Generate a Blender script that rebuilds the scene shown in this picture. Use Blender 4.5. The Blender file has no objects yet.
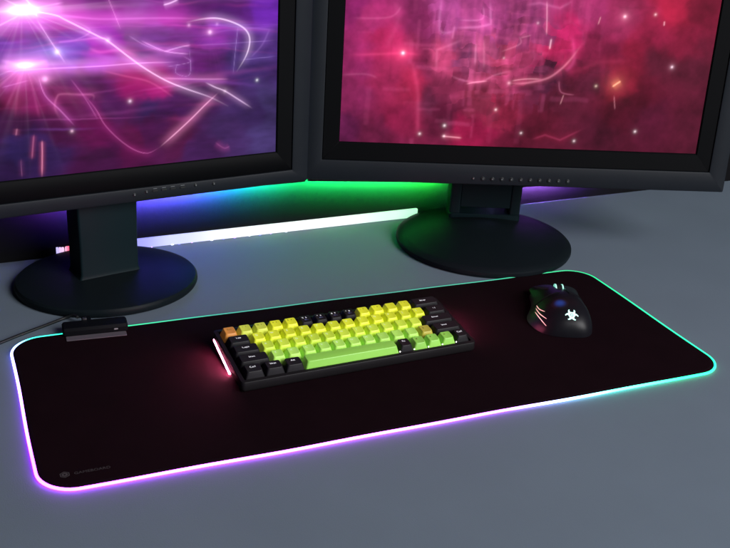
import bpy, bmesh, math, random
import numpy as np
from mathutils import Vector, Matrix
from mathutils.bvhtree import BVHTree

random.seed(4)
rng = np.random.default_rng(7)
sc = bpy.context.scene
COL = sc.collection
MM = 0.001                      # everything below is written in millimetres
R = math.radians

# ------------------------------------------------------------------ materials
def lin(c):
    return tuple(((v / 255) / 12.92 if v / 255 <= .04045 else ((v / 255 + .055) / 1.055) ** 2.4) for v in c)

def mat(name, col, rough=.5, spec=.4, emit=None, strength=0., noise=0., nscale=60., bump=0., bscale=900., metal=0., rvar=0., coat=0.):
    m = bpy.data.materials.new(name); m.use_nodes = True
    nt = m.node_tree; N = nt.nodes; L = nt.links
    b = N['Principled BSDF']
    b.inputs['Base Color'].default_value = (*col, 1)
    b.inputs['Roughness'].default_value = rough
    b.inputs['Specular IOR Level'].default_value = spec
    b.inputs['Metallic'].default_value = metal
    b.inputs['Coat Weight'].default_value = coat
    if emit:
        b.inputs['Emission Color'].default_value = (*emit, 1)
        b.inputs['Emission Strength'].default_value = strength
    tc = N.new('ShaderNodeTexCoord')
    if noise or rvar:
        n = N.new('ShaderNodeTexNoise'); n.inputs['Scale'].default_value = nscale; n.inputs['Detail'].default_value = 6
        n.inputs['Roughness'].default_value = .6
        L.new(tc.outputs['Object'], n.inputs['Vector'])
        if noise:
            mx = N.new('ShaderNodeMix'); mx.data_type = 'RGBA'
            mx.inputs[6].default_value = (*[c * (1 - noise) for c in col], 1)
            mx.inputs[7].default_value = (*[min(1, c * (1 + noise)) for c in col], 1)
            L.new(n.outputs['Fac'], mx.inputs[0]); L.new(mx.outputs[2], b.inputs['Base Color'])
        if rvar:
            mr = N.new('ShaderNodeMapRange'); mr.inputs[1].default_value = .3; mr.inputs[2].default_value = .7
            mr.inputs[3].default_value = rough - rvar; mr.inputs[4].default_value = rough + rvar
            L.new(n.outputs['Fac'], mr.inputs[0]); L.new(mr.outputs[0], b.inputs['Roughness'])
    if bump:
        n2 = N.new('ShaderNodeTexNoise'); n2.inputs['Scale'].default_value = bscale; n2.inputs['Detail'].default_value = 3
        L.new(tc.outputs['Object'], n2.inputs['Vector'])
        bp = N.new('ShaderNodeBump'); bp.inputs['Strength'].default_value = bump; bp.inputs['Distance'].default_value = .0006
        L.new(n2.outputs['Fac'], bp.inputs['Height']); L.new(bp.outputs['Normal'], b.inputs['Normal'])
    return m

def ramp_emit(name, stops, strength, axis='X', x0=0., x1=1., speck=0.):
    """lamp material whose colour changes along its length (millimetres)"""
    m = mat(name, (.12, .12, .13), .4, .3)
    nt = m.node_tree; N = nt.nodes; L = nt.links; b = N['Principled BSDF']
    tc = N.new('ShaderNodeTexCoord'); sp = N.new('ShaderNodeSeparateXYZ'); L.new(tc.outputs['Object'], sp.inputs[0])
    mr = N.new('ShaderNodeMapRange'); mr.inputs[1].default_value = x0 * MM; mr.inputs[2].default_value = x1 * MM
    L.new(sp.outputs[axis], mr.inputs[0])
    cr = N.new('ShaderNodeValToRGB'); cr.color_ramp.interpolation = 'EASE'
    e = cr.color_ramp.elements
    while len(e) > 1: e.remove(e[0])
    for i, (x, c) in enumerate(stops):
        t = (x - x0) / (x1 - x0)
        el = e[0] if i == 0 else e.new(t)
        el.position = t; el.color = (*c, 1)
    L.new(mr.outputs[0], cr.inputs[0]); L.new(cr.outputs[0], b.inputs['Emission Color'])
    b.inputs['Emission Strength'].default_value = strength
    return m

M = {}
M['desk'] = mat('desk_laminate', (.130, .163, .205),   .56, .13, noise=.10, nscale=5, bump=.18, bscale=700, rvar=.05)
M['wall'] = mat('dark_wall_paint', (.0055, .0055, .0065), .75, .04, noise=.06, nscale=9, bump=.15, bscale=300)
M['frame'] = mat('charcoal_plastic', (.0095, .0118, .0158), .5, .11, noise=.12, nscale=30, bump=.12, bscale=1600)
M['bezel'] = mat('black_bezel_plastic', (.0022, .0024, .003), .55, .05, noise=.1, nscale=30)
M['base'] = mat('black_base_plastic', (.0055, .0084, .0106), .42, .05, noise=.12, nscale=25, bump=.08, bscale=1500, rvar=.05)
M['neck'] = mat('teal_lit_plastic', (.0045, .0118, .0148), .45, .1, noise=.1, nscale=30, bump=.08, bscale=1500)  # teal reflection of the surroundings is put into the dark plastic's colour
M['button'] = mat('button_plastic', (.012, .013, .015), .3, .5)
M['button_mark'] = mat('pale_button_print', (.16, .17, .18), .5, .3)
M['pad'] = mat('black_pad_cloth', (.0074, .0026, .0043), .92, .03, noise=.25, nscale=25, bump=.5, bscale=2600)  # red glow of the keyboard side lights is partly mixed into this black
M['pad_print'] = mat('grey_pad_print', (.055, .045, .05), .8, .1)
M['stitch'] = mat('black_stitching', (.01, .01, .011), .9, .1)
M['case'] = mat('black_case_plastic', (.0085, .0075, .0085), .42, .2, noise=.12, nscale=40, bump=.12, bscale=1700)
M['plate'] = mat('black_plate', (.006, .006, .007), .5, .3)
M['blackcap'] = mat('black_keycap', (.0125, .0115, .0135), .42, .16, noise=.08, nscale=60, bump=.1, bscale=2500)
M['legend_white'] = mat('white_legend', (.75, .75, .78), .5, .3, (.9, .9, 1.), .6)
M['legend_blue'] = mat('blue_legend', (.25, .25, .6), .5, .3, (.3, .3, .9), .15)
M['legend_pale'] = mat('pale_legend', (.75, .85, .62), .4, .4, (.9, 1, .75), .18)
M['legend_dark'] = mat('olive_legend', (.16, .17, .03), .6, .2)
M['led_white'] = mat('white_led', (.8, .8, .8), .4, .3, (1, .95, .9), 2.5)
M['mouse'] = mat('black_mouse_shell', (.0068, .0064, .0092), .38, .17, noise=.08, nscale=60, bump=.05, bscale=2500)
M['mouse_dark'] = mat('black_mouse_rubber', (.005, .005, .006), .55, .3)
M['controller'] = mat('black_controller_plastic', (.003, .0038, .005), .6, .06)
M['tab'] = mat('grey_cloth_tab', (.085, .075, .09), .85, .15, noise=.15, nscale=80, bump=.3, bscale=2000)
M['cable'] = mat('black_cable', (.008, .009, .010), .5, .35)
M['metal'] = mat('usb_metal', (.35, .36, .38), .3, .5, metal=1)

# ------------------------------------------------------------------ objects
def finish(name, bm, material, parent=None, smooth=40, mtx=None):
    """link a bmesh (in mm) as one mesh object"""
    if mtx is not None: bm.transform(mtx)
    bm.transform(Matrix.Scale(MM, 4))
    bmesh.ops.recalc_face_normals(bm, faces=bm.faces)
    if smooth:
        for f in bm.faces: f.smooth = True
        lim = R(smooth)
        for e in bm.edges:
            if len(e.link_faces) == 2 and e.calc_face_angle(0) > lim: e.smooth = False
    me = bpy.data.meshes.new(name); bm.to_mesh(me); bm.free()
    me.materials.append(material)
    o = bpy.data.objects.new(name, me); COL.objects.link(o)
    if parent is not None: o.parent = parent
    return o

def tag(o, label=None, cat=None, group=None, kind=None):
    if label: o['label'] = label
    if cat: o['category'] = cat
    if group: o['group'] = group
    if kind: o['kind'] = kind
    return o

def empty(name, loc, rz=0, label=None, cat=None, group=None):
    o = bpy.data.objects.new(name, None); COL.objects.link(o)
    o.empty_display_size = .02
    o.location = Vector(loc) * MM; o.rotation_euler = (0, 0, rz)
    return tag(o, label, cat, group)

def rrect(x0, x1, y0, y1, r, n=5):
    """outline of a rounded rectangle, counter-clockwise"""
    r = max(.01, min(r, (x1 - x0) / 2 - .001, (y1 - y0) / 2 - .001)); P = []
    for cx, cy, a0 in ((x1 - r, y1 - r, 0), (x0 + r, y1 - r, 90), (x0 + r, y0 + r, 180), (x1 - r, y0 + r, 270)):
        for i in range(n + 1):
            a = R(a0 + 90 * i / n); P.append((cx + r * math.cos(a), cy + r * math.sin(a)))
    return P

def loft(bm, rings, cap0=True, cap1=True, close=True):
    V = [[bm.verts.new(p) for p in ring] for ring in rings]
    n = len(V[0])
    for a, b in zip(V, V[1:]):
        for i in range(n if close else n - 1):
            j = (i + 1) % n
            bm.faces.new((a[i], a[j], b[j], b[i]))
    if cap0: bm.faces.new(V[0][::-1])
    if cap1: bm.faces.new(V[-1])
    return V

def slab(bm, x0, x1, y0, y1, z0, z1, r=2, ch=.6, n=4):
    """box with rounded plan corners and chamfered top and bottom edges"""
    q = []
    for ins, z in ((ch, z0), (0, z0 + ch), (0, z1 - ch), (ch, z1)):
        q.append([(x, y, z) for x, y in rrect(x0 + ins, x1 - ins, y0 + ins, y1 - ins, max(.05, r - ins), n)])
    loft(bm, q)

def slab_y(bm, x0, x1, z0, z1, y0, y1, r=2, ch=.6, n=4):
    q = []
    for ins, y in ((ch, y0), (0, y0 + ch), (0, y1 - ch), (ch, y1)):
        q.append([(x, y, z) for x, z in rrect(x0 + ins, x1 - ins, z0 + ins, z1 - ins, max(.05, r - ins), n)])
    loft(bm, q)

def lathe(bm, prof, seg=96, cx=0, cy=0):
    rings = [[(cx + r * math.cos(2 * math.pi * i / seg), cy + r * math.sin(2 * math.pi * i / seg), z) for i in range(seg)] for r, z in prof]
    loft(bm, rings)

def spline(P, n=8, closed=False):
    out = []; m = len(P)
    for i in range(m if closed else m - 1):
        if closed: p0, p1, p2, p3 = (P[(i + k) % m] for k in (-1, 0, 1, 2))
        else: p0, p1, p2, p3 = P[max(i - 1, 0)], P[i], P[i + 1], P[min(i + 2, m - 1)]
        p0, p1, p2, p3 = map(np.array, (p0, p1, p2, p3))
        for k in range(n):
            t = k / n
            out.append(tuple(.5 * ((2 * p1) + (-p0 + p2) * t + (2 * p0 - 5 * p1 + 4 * p2 - p3) * t * t + (-p0 + 3 * p1 - 3 * p2 + p3) * t ** 3)))
    if not closed: out.append(tuple(np.array(P[-1], float)))
    return out

def tube(bm, P, r, seg=10, closed=False):
    P = [Vector(p) for p in P]; n = len(P); rings = []
    for i, p in enumerate(P):
        a = P[i - 1] if (i or closed) else p; b = P[(i + 1) % n] if (i < n - 1 or closed) else p
        t = (b - a).normalized(); up = Vector((0, 0, 1)) if abs(t.z) < .95 else Vector((0, 1, 0))
        s = t.cross(up).normalized(); u = s.cross(t)
        rr = r[i] if isinstance(r, (list, tuple)) else r
        rings.append([p + (s * math.cos(2 * math.pi * k / seg) + u * math.sin(2 * math.pi * k / seg)) * rr for k in range(seg)])
    if closed: loft(bm, rings + [rings[0]], False, False)
    else: loft(bm, rings)
    if closed: bmesh.ops.remove_doubles(bm, verts=bm.verts, dist=.0001)

TXT = {}
def text_mesh(s, size, spacing=1.):
    """triangles of a short text, centred, in mm"""
    key = (s, size, spacing)
    if key not in TXT:
        cu = bpy.data.curves.new('lettering', 'FONT'); cu.body = s; cu.size = size; cu.align_x = 'CENTER'; cu.align_y = 'CENTER'
        cu.resolution_u = 3; cu.space_character = spacing
        o = bpy.data.objects.new('lettering', cu); COL.objects.link(o)
        bpy.context.view_layer.update()
        me = bpy.data.meshes.new_from_object(o.evaluated_get(bpy.context.evaluated_depsgraph_get()))
        TXT[key] = ([tuple(v.co) for v in me.vertices], [tuple(f.vertices) for f in me.polygons])
        bpy.data.objects.remove(o); bpy.data.meshes.remove(me); bpy.data.curves.remove(cu)
    return TXT[key]

def add_text(bm, s, size, fn, spacing=1.):
    vs, fs = text_mesh(s, size, spacing)
    V = [bm.verts.new(fn(x, y)) for x, y, z in vs]
    for f in fs:
        try: bm.faces.new([V[i] for i in f])
        except ValueError: pass

# ------------------------------------------------------------------ desk and wall
bm = bmesh.new(); slab(bm, -1500, 2300, -1300, 442, -28, 0, 3, 1.2)
desk = finish('desk', bm, M['desk']); tag(desk, 'wide blue-grey laminate desk top under all the equipment', 'desk')
bm = bmesh.new(); slab_y(bm, -1900, 2700, -740, 1500, 443.5, 520, 1, .5)
wall = finish('back_wall', bm, M['wall']); tag(wall, 'dark wall behind the desk and the two monitors', 'wall')
bm = bmesh.new(); slab(bm, -2600, 3400, -2600, 520, -760, -741, 1, .5)
flo = finish('floor', bm, M['wall']); tag(flo, kind='structure')

# ------------------------------------------------------------------ what the two screens show
def noise2(nx, ny, cell, octaves=4, aspect=1.):
    """value noise on a grid, 0..1"""
    out = np.zeros((ny, nx)); amp = 1.; tot = 0.
    for k in range(octaves):
        gx = max(2, int(nx / (cell * aspect)) + 2); gy = max(2, int(ny / cell) + 2)
        g = rng.random((gy + 2, gx + 2))
        x = np.linspace(0, gx, nx); y = np.linspace(0, gy, ny)
        xi = np.floor(x).astype(int); yi = np.floor(y).astype(int); fx = x - xi; fy = y - yi
        fx = fx * fx * (3 - 2 * fx); fy = (fy * fy * (3 - 2 * fy))[:, None]
        a = g[yi][:, xi] * (1 - fx) + g[yi][:, xi + 1] * fx
        b = g[yi + 1][:, xi] * (1 - fx) + g[yi + 1][:, xi + 1] * fx
        out += amp * (a * (1 - fy) + b * fy); tot += amp; amp *= .55; cell = max(2, cell / 2)
    return out / tot

def paint(W, H, field, strokes, glows, blocky, step=1.0):
    nx = int(W / step) + 1; ny = int(H / step) + 1
    xs = np.linspace(-W / 2, W / 2, nx); ys = np.linspace(0, H, ny)
    X, Y = np.meshgrid(xs, ys)
    wx = (noise2(nx, ny, 40) - .5) * 34; wy = (noise2(nx, ny, 40) - .5) * 34
    if blocky:                                   # brushed, rectangular patches
        q = 9; kx = np.floor(X / q + noise2(nx, ny, 60) * 3); ky = np.floor(Y / (q * 1.6) + noise2(nx, ny, 50) * 3)
        h = np.modf(np.sin(kx * 12.99 + ky * 78.23) * 43758.5)[0]; h2 = np.modf(np.sin(kx * 39.3 + ky * 11.1) * 24634.6)[0]
        fade = np.clip(1 - np.hypot((X + 30) / 170, (Y - 130) / 150), 0, 1)
        wx = wx + h * 16 * fade; wy = wy + h2 * 16 * fade
    num = np.zeros((ny, nx, 3)); den = np.zeros((ny, nx))
    for px, py, r, g, b in field:
        d2 = (X + wx - px) ** 2 + (Y + wy - py) ** 2
        w = 1 / (d2 + 50) ** (2.0 if blocky else 2.4)
        num += w[..., None] * np.array(lin((r, g, b))); den += w
    img = num / den[..., None]
    n1 = noise2(nx, ny, 26, 5, 1 if blocky else 2.2); n2 = noise2(nx, ny, 9, 3, 1 if blocky else 4)
    img = np.clip(img * (.80 if blocky else .62), 0, 1)
    if not blocky: img = img * np.clip((img.sum(2, keepdims=True) / .22), .05, 1.6) ** .22
    img *= (1 + (1.0 if blocky else .9) * (n1 - .5) + (.35 if blocky else .7) * (n2 - .5))[..., None]
    if blocky:
        for _ in range(150):                     # pale right-angled brush marks
            cx = rng.normal(-55, 70); cy = rng.normal(135, 55); ln = rng.uniform(6, 34); wd = rng.uniform(.8, 3.6)
            a = rng.uniform(.02, .11) * (1 if rng.random() < .8 else -.4)
            u, v = (X - cx + wx * .12), (Y - cy + wy * .12)
            if rng.random() < .5: u, v = v, u
            k = 1 / (1 + np.exp((np.abs(u) - wd) * 1.5)) / (1 + np.exp(np.clip((np.abs(v) - ln) * 1.2, -40, 40)))
            img = img * (1 - .16 * (k * np.sign(a) < 0)[..., None] * k[..., None]) + np.maximum(a, 0) * k[..., None] * np.array((1, .16, .42))
    else:                                        # long soft horizontal wisps
        for _ in range(90):
            cx = rng.uniform(-230, 230); cy = rng.normal(160, 60); ln = rng.uniform(10, 90); wd = rng.uniform(.5, 3.5)
            a = rng.uniform(.02, .13); sl = rng.normal(0, .09)
            k = np.exp(-((Y - cy - (X - cx) * sl + wy * .15) / wd) ** 2) * np.exp(-((X - cx) / ln) ** 2)
            img += a * k[..., None] * np.array(((1, .18, .8), (.55, .16, 1), (1, .1, .45))[rng.integers(3)])
    if blocky: img *= (1 + .28 * h * fade)[..., None]
    for pts, w, c, a, gw, ga in strokes:
        P = np.array(spline(pts, 6)) if len(pts) > 2 and not (blocky and len(pts) == 4) else np.array(pts, float)
        w = w * (.72 if blocky else .62); a = a * (.8 if blocky else .74); ga = ga * (1 if blocky else 1.5); gw = gw * (1 if blocky else 1.25); m = 3.2 * gw
        x0, y0 = P.min(0) - m; x1, y1 = P.max(0) + m
        i0, i1 = np.searchsorted(xs, (x0, x1)); j0, j1 = np.searchsorted(ys, (y0, y1))
        if i0 >= i1 or j0 >= j1: continue
        sx, sy = X[j0:j1, i0:i1], Y[j0:j1, i0:i1]; best = np.full(sx.shape, 1e9); tt = np.zeros(sx.shape)
        for k in range(len(P) - 1):
            d = P[k + 1] - P[k]; l2 = max(d @ d, 1e-6)
            t = np.clip(((sx - P[k][0]) * d[0] + (sy - P[k][1]) * d[1]) / l2, 0, 1)
            dd = (sx - P[k][0] - t * d[0]) ** 2 + (sy - P[k][1] - t * d[1]) ** 2
            u = dd < best; best[u] = dd[u]; tt[u] = (k + t[u]) / (len(P) - 1)
        taper = np.clip(np.minimum(tt, 1 - tt) * 4.5, 0, 1); taper = .06 + .94 * taper * taper * (3 - 2 * taper)
        core = a * np.exp(-best / (w * w)) * taper; gl = ga * np.exp(-best / (gw * gw)) * taper
        cc = np.array(c)
        img[j0:j1, i0:i1] += core[..., None] * cc + gl[..., None] * cc ** 1.8
    for gx, gy, c, a, w in glows:
        big = w > 8 and not blocky; pw = 3 if big else 2; a = a * (.75 if big else 1)
        d2 = ((X - gx) / (1.9 if big else 1)) ** 2 + ((Y - gy) * (1.25 if big else 1)) ** 2
        img += (a / (1 + d2 / (w * w)) ** pw)[..., None] * np.array(c)
        if w > 8 and not blocky:                  # flat lens streak through the big lights
            img += (a * .12 * np.exp(-((Y - gy - (X - gx) * .02) / 3.5) ** 2) * np.exp(-np.abs(X - gx) / 70))[..., None] * np.array(c)
            ang = np.arctan2(Y - gy, X - gx)
            ray = sum(rng.uniform(.2, 1) * np.exp(-((ang - rng.uniform(-3.1, .4)) / rng.uniform(.012, .06)) ** 2) for _ in range(15))
            img += (a * .07 * ray * np.exp(-np.sqrt(d2) / 45))[..., None] * np.array(c)
    return nx, ny, xs, ys, np.clip(img, .002, 1.6)

def screen_material():
    m = mat('lit_screen', (.002, .002, .002), .5, .04)
    nt = m.node_tree; a = nt.nodes.new('ShaderNodeVertexColor'); a.layer_name = 'picture'
    b = nt.nodes['Principled BSDF']
    nt.links.new(a.outputs['Color'], b.inputs['Emission Color']); b.inputs['Emission Strength'].default_value = 1.
    return m
M['screen'] = screen_material()

def screen(W, H, art, parent, mtx, blocky):
    nx, ny, xs, ys, img = paint(W, H, *art, blocky)
    X, Y = np.meshgrid(xs, ys); n = nx * ny
    co = np.empty((n, 3)); co[:, 0] = X.ravel(); co[:, 1] = 0; co[:, 2] = Y.ravel()
    A = np.array(mtx); co = (co @ A[:3, :3].T + A[:3, 3]) * MM
    i = (np.arange(ny - 1)[:, None] * nx + np.arange(nx - 1)).ravel()
    F = np.stack([i, i + 1, i + 1 + nx, i + nx], 1)
    me = bpy.data.meshes.new('screen')
    me.vertices.add(n); me.vertices.foreach_set('co', co.ravel())
    me.loops.add(F.size); me.loops.foreach_set('vertex_index', F.ravel().astype(np.int32))
    me.polygons.add(len(F)); me.polygons.foreach_set('loop_start', (np.arange(len(F)) * 4).astype(np.int32))
    me.update(calc_edges=True); me.validate()
    at = me.color_attributes.new('picture', 'FLOAT_COLOR', 'POINT')
    at.data.foreach_set('color', np.concatenate([img.reshape(-1, 3), np.ones((n, 1))], 1).ravel())
    me.materials.append(M['screen'])
    o = bpy.data.objects.new('screen', me); COL.objects.link(o); o.parent = parent
    return o

PURPLE_FIELD = [(-115.6, 188.2, 150, 40, 160), (-72.1, 181.1, 150, 50, 170), (-48.3, 197.2, 150, 30, 150), (10.3, 201.2, 130, 30, 140), (-118.6, 154.9, 110, 50, 170), (-85.5, 153.2, 120, 80, 190), (-40.1, 145.1, 115, 60, 190), (-4.0, 155.1, 160, 40, 185), (33.2, 171.3, 135, 75, 155), (64.4, 170.0, 135, 65, 165), (-117.6, 103.1, 85, 10, 60), (-84.3, 94.7, 115, 20, 88), (-56.2, 80.5, 120, 30, 95), (-18.9, 102.1, 105, 20, 98), (43.2, 107.7, 175, 20, 118), (54.6, 65.3, 70, 38, 108), (4.8, 88.1, 98, 25, 105), (83.9, 187.3, 140, 30, 150), (122.8, 192.1, 108, 30, 130), (162.8, 191.0, 98, 30, 130), (218.1, 189.3, 120, 40, 190), (226.2, 137.9, 88, 50, 140), (190.6, 126.7, 78, 48, 128), (135.7, 161.0, 145, 40, 168), (122.0, 130.5, 118, 30, 130), (95.8, 144.3, 128, 50, 150), (62.3, 102.7, 165, 20, 118), (121.5, 92.3, 80, 30, 100), (220.1, 72.0, 78, 58, 122), (191.2, 60.7, 72, 44, 110), (81.1, 76.0, 88, 30, 108), (-106.2, 36.1, 58, 38, 108), (-71.3, 32.6, 68, 38, 108), (-21.7, 52.8, 115, 15, 88), (27.6, 35.5, 105, 15, 80), (93.3, 29.2, 105, 28, 88), (162.7, 36.1, 82, 48, 115), (213.6, 17.7, 84, 64, 130), (-119.7, 12.8, 58, 28, 90), (-11.8, 7.2, 82, 20, 80), (120.3, 6.4, 86, 38, 108), (54.1, 52.4, 88, 20, 85), (-57.4, 62.2, 90, 20, 80), (-114.5, 73.3, 75, 20, 80), (-110.8, 242.3, 150, 50, 170), (1.1, 252.2, 120, 30, 140), (123.6, 251.5, 100, 30, 130), (231.0, 250.9, 100, 40, 150)]
PURPLE_STROKES = [([(-133.5, 225.6), (-103.1, 207.6), (-81.9, 198.2), (-54.4, 191.8), (-42.2, 185.7), (-3.5, 164.5), (5.9, 159.4), (44.0, 128.6), (75.4, 108.1), (104.0, 94.8), (135.0, 82.2), (159.9, 68.5)], 1.08, (1, 0.7, 1), 1.1, 4.7, 0.16), ([(105.6, 178.2), (129.2, 181.6), (149.2, 180.9), (169.6, 174.6), (183.4, 166.6), (189.7, 156.2), (189.1, 143.5), (183.6, 129.7), (172.5, 113.5)], 1.22, (1, 0.8, 1), 1.0, 4.7, 0.12), ([(146.0, 86.7), (128.0, 72.3), (110.1, 56.7), (89.5, 40.1), (66.4, 22.6)], 1.35, (1, 0.5, 0.75), 0.8, 5.4, 0.18), ([(66.4, 22.6), (50.3, 16.3), (33.5, 21.9), (14.9, 36.7), (-2.9, 57.5), (-14.1, 79.6), (-33.2, 105.5)], 0.81, (1, 0.25, 0.7), 0.45, 4.1, 0.05), ([(128.4, 102.1), (141.9, 94.7), (155.7, 88.6), (174.0, 76.7), (194.0, 63.2)], 1.08, (1, 0.7, 1), 0.9, 4.1, 0.1), ([(-120.8, 129.9), (-75.8, 130.7), (-5.3, 130.2), (44.1, 131.0), (92.8, 129.6)], 1.08, (1, 0.5, 1), 0.6, 6.8, 0.25), ([(-115.6, 188.2), (-48.7, 190.4), (-2.4, 185.5), (71.1, 184.2), (129.2, 181.0)], 2.03, (1, 0.3, 0.9), 0.3, 9.5, 0.25), ([(129.2, 174.9), (176.4, 169.4), (228.5, 163.6)], 1.62, (0.7, 0.3, 1), 0.15, 6.8, 0.12), ([(-76.0, 189.1), (-62.0, 163.6), (-45.5, 134.8)], 0.95, (1, 0.6, 1), 0.6, 3.4, 0.1), ([(-93.3, 220.5), (-81.4, 204.8), (-73.7, 189.0)], 1.08, (1, 0.8, 1), 0.8, 4.1, 0.2), ([(-78.6, 123.9), (-72.4, 99.8), (-56.2, 80.5), (-39.6, 59.4)], 0.95, (1, 0.35, 0.9), 0.5, 4.1, 0.1), ([(-41.9, 118.0), (-25.5, 92.8), (-11.2, 64.4)], 0.81, (1, 0.3, 0.8), 0.3, 4.1, 0.05), ([(115.6, 149.5), (169.6, 149.5), (228.8, 150.7)], 0.81, (0.7, 0.4, 1), 0.25, 5.4, 0.06), ([(69.0, 111.0), (114.9, 106.8), (162.7, 103.8)], 1.35, (1, 0.45, 0.8), 0.4, 5.4, 0.14), ([(176.6, 127.5), (229.2, 129.9)], 0.81, (0.6, 0.4, 1), 0.25, 4.1, 0.06), ([(45.2, 158.8), (76.3, 144.0), (108.8, 138.7)], 1.08, (1, 0.5, 1), 0.6, 4.1, 0.12), ([(73.7, 142.9), (95.9, 148.0), (110.3, 149.8)], 0.95, (1, 0.6, 1), 0.55, 3.4, 0.1), ([(92.8, 129.6), (89.9, 116.0), (108.4, 113.6), (107.7, 149.9)], 0.54, (0.8, 0.5, 1), 0.3, 2.7, 0.04), ([(75.8, 124.3), (108.6, 128.7), (99.5, 136.7)], 0.54, (0.9, 0.5, 1), 0.3, 2.7, 0.04), ([(75.3, 199.5), (84.3, 201.6), (95.8, 206.1)], 1.35, (1, 0.7, 1), 0.8, 3.4, 0.15), ([(218.5, 166.5), (207.4, 145.2), (190.6, 129.3)], 2.03, (0.7, 0.4, 1), 0.12, 5.4, 0.05), ([(173.7, 170.7), (171.0, 146.9), (166.9, 108.7)], 0.68, (0.7, 0.5, 1), 0.28, 2.7, 0.04), ([(7.3, 212.8), (13.6, 195.4), (22.2, 171.7)], 0.81, (1, 0.45, 0.9), 0.35, 3.4, 0.06), ([(30.5, 165.4), (51.2, 152.5), (76.3, 142.8)], 0.95, (0.9, 0.5, 1), 0.3, 4.1, 0.06), ([(-79.8, 45.8), (-80.6, 31.0), (-83.3, -1.4)], 1.22, (1, 0.35, 0.5), 0.7, 2.7, 0.12), ([(-88.6, 54.0), (-90.9, 39.5), (-93.4, 22.4)], 1.35, (1, 0.3, 0.5), 0.3, 2.7, 0.08), ([(-107.4, 63.0), (-109.4, 53.5)], 1.35, (1, 0.4, 0.6), 0.3, 2.7, 0.08), ([(-105.9, 26.2), (-106.7, 1.3)], 0.81, (0.8, 0.3, 0.6), 0.2, 2.7, 0.04), ([(-16.1, 88.4), (-15.7, 95.7), (-31.3, 97.5), (-52.5, 99.6), (-58.6, 96.4), (-61.9, 83.4), (-54.8, 65.7)], 2.16, (1, 0.3, 0.6), 0.22, 5.4, 0.06), ([(-46.5, 190.4), (-14.9, 173.2), (-33.2, 162.3), (-50.7, 160.8), (-9.5, 163.6), (6.0, 161.8)], 1.62, (1, 0.4, 1), 0.22, 6.8, 0.08), ([(-18.4, 153.4), (-4.4, 146.9), (20.0, 148.0), (44.4, 138.3)], 2.7, (1, 0.2, 0.6), 0.22, 8.1, 0.1), ([(-5.6, 125.4), (24.7, 116.3), (56.0, 106.8), (87.9, 84.4)], 1.89, (1, 0.2, 0.5), 0.22, 8.1, 0.1), ([(-122.4, 111.6), (-88.2, 118.6)], 1.22, (1, 0.4, 1), 0.25, 5.4, 0.1), ([(-119.6, 143.6), (-92.4, 136.3), (-63.7, 140.5)], 3.38, (1, 0.5, 1), 0.35, 9.5, 0.18), ([(-93.4, 193.0), (-127.3, 177.6)], 1.35, (1, 0.6, 1), 0.5, 8.1, 0.2), ([(-87.5, 198.4), (-42.0, 206.0)], 1.35, (1, 0.5, 1), 0.4, 6.8, 0.2), ([(141.4, 21.9), (154.1, 12.5), (162.7, 14.3)], 1.08, (1, 0.3, 0.7), 0.15, 4.1, 0.06), ([(-92.4, 136.3), (-119.1, 85.5)], 2.7, (1, 0.2, 0.6), 0.1, 10.8, 0.07), ([(-89.3, 132.7), (-80.4, 70.3)], 2.7, (1, 0.2, 0.6), 0.12, 10.8, 0.08), ([(-98.1, 135.5), (-108.9, 72.8)], 2.7, (1, 0.2, 0.5), 0.08, 10.8, 0.05), ([(-95.9, 135.4), (-134.1, 104.3)], 2.03, (1, 0.3, 0.8), 0.15, 8.1, 0.1)]
PURPLE_GLOWS = [(-90.8, 198.5, (1, 0.75, 1), 3.2, 10.8), (-90.8, 198.5, (1, 0.35, 0.9), 0.9, 35.1), (-92.4, 136.3, (1, 0.6, 1), 2.2, 8.1), (-92.5, 135.2, (1, 0.35, 0.9), 0.6, 27.0), (-55.0, 149.4, (0.8, 0.85, 1), 0.8, 4.1), (-55.0, 149.4, (0.4, 0.5, 1), 0.35, 13.5), (-71.0, 118.7, (1, 0.5, 0.9), 0.9, 4.1), (-71.0, 118.7, (1, 0.3, 0.8), 0.35, 10.8), (135.7, 164.8, (1, 0.7, 0.9), 0.9, 3.0), (135.7, 164.8, (1, 0.3, 0.7), 0.3, 8.1), (200.9, 100.0, (1, 1, 1), 0.8, 1.9), (29.7, 84.9, (1, 0.8, 1), 0.8, 2.4), (-43.6, 53.6, (1, 0.6, 0.8), 0.8, 2.2), (108.1, 174.4, (1, 0.6, 0.9), 0.5, 2.4), (145.2, 174.3, (1, 0.6, 0.9), 0.3, 2.4), (5.9, 160.6, (1, 0.8, 1), 0.5, 3.4), (155.7, 88.6, (1, 0.8, 0.9), 0.3, 2.7)]
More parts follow.
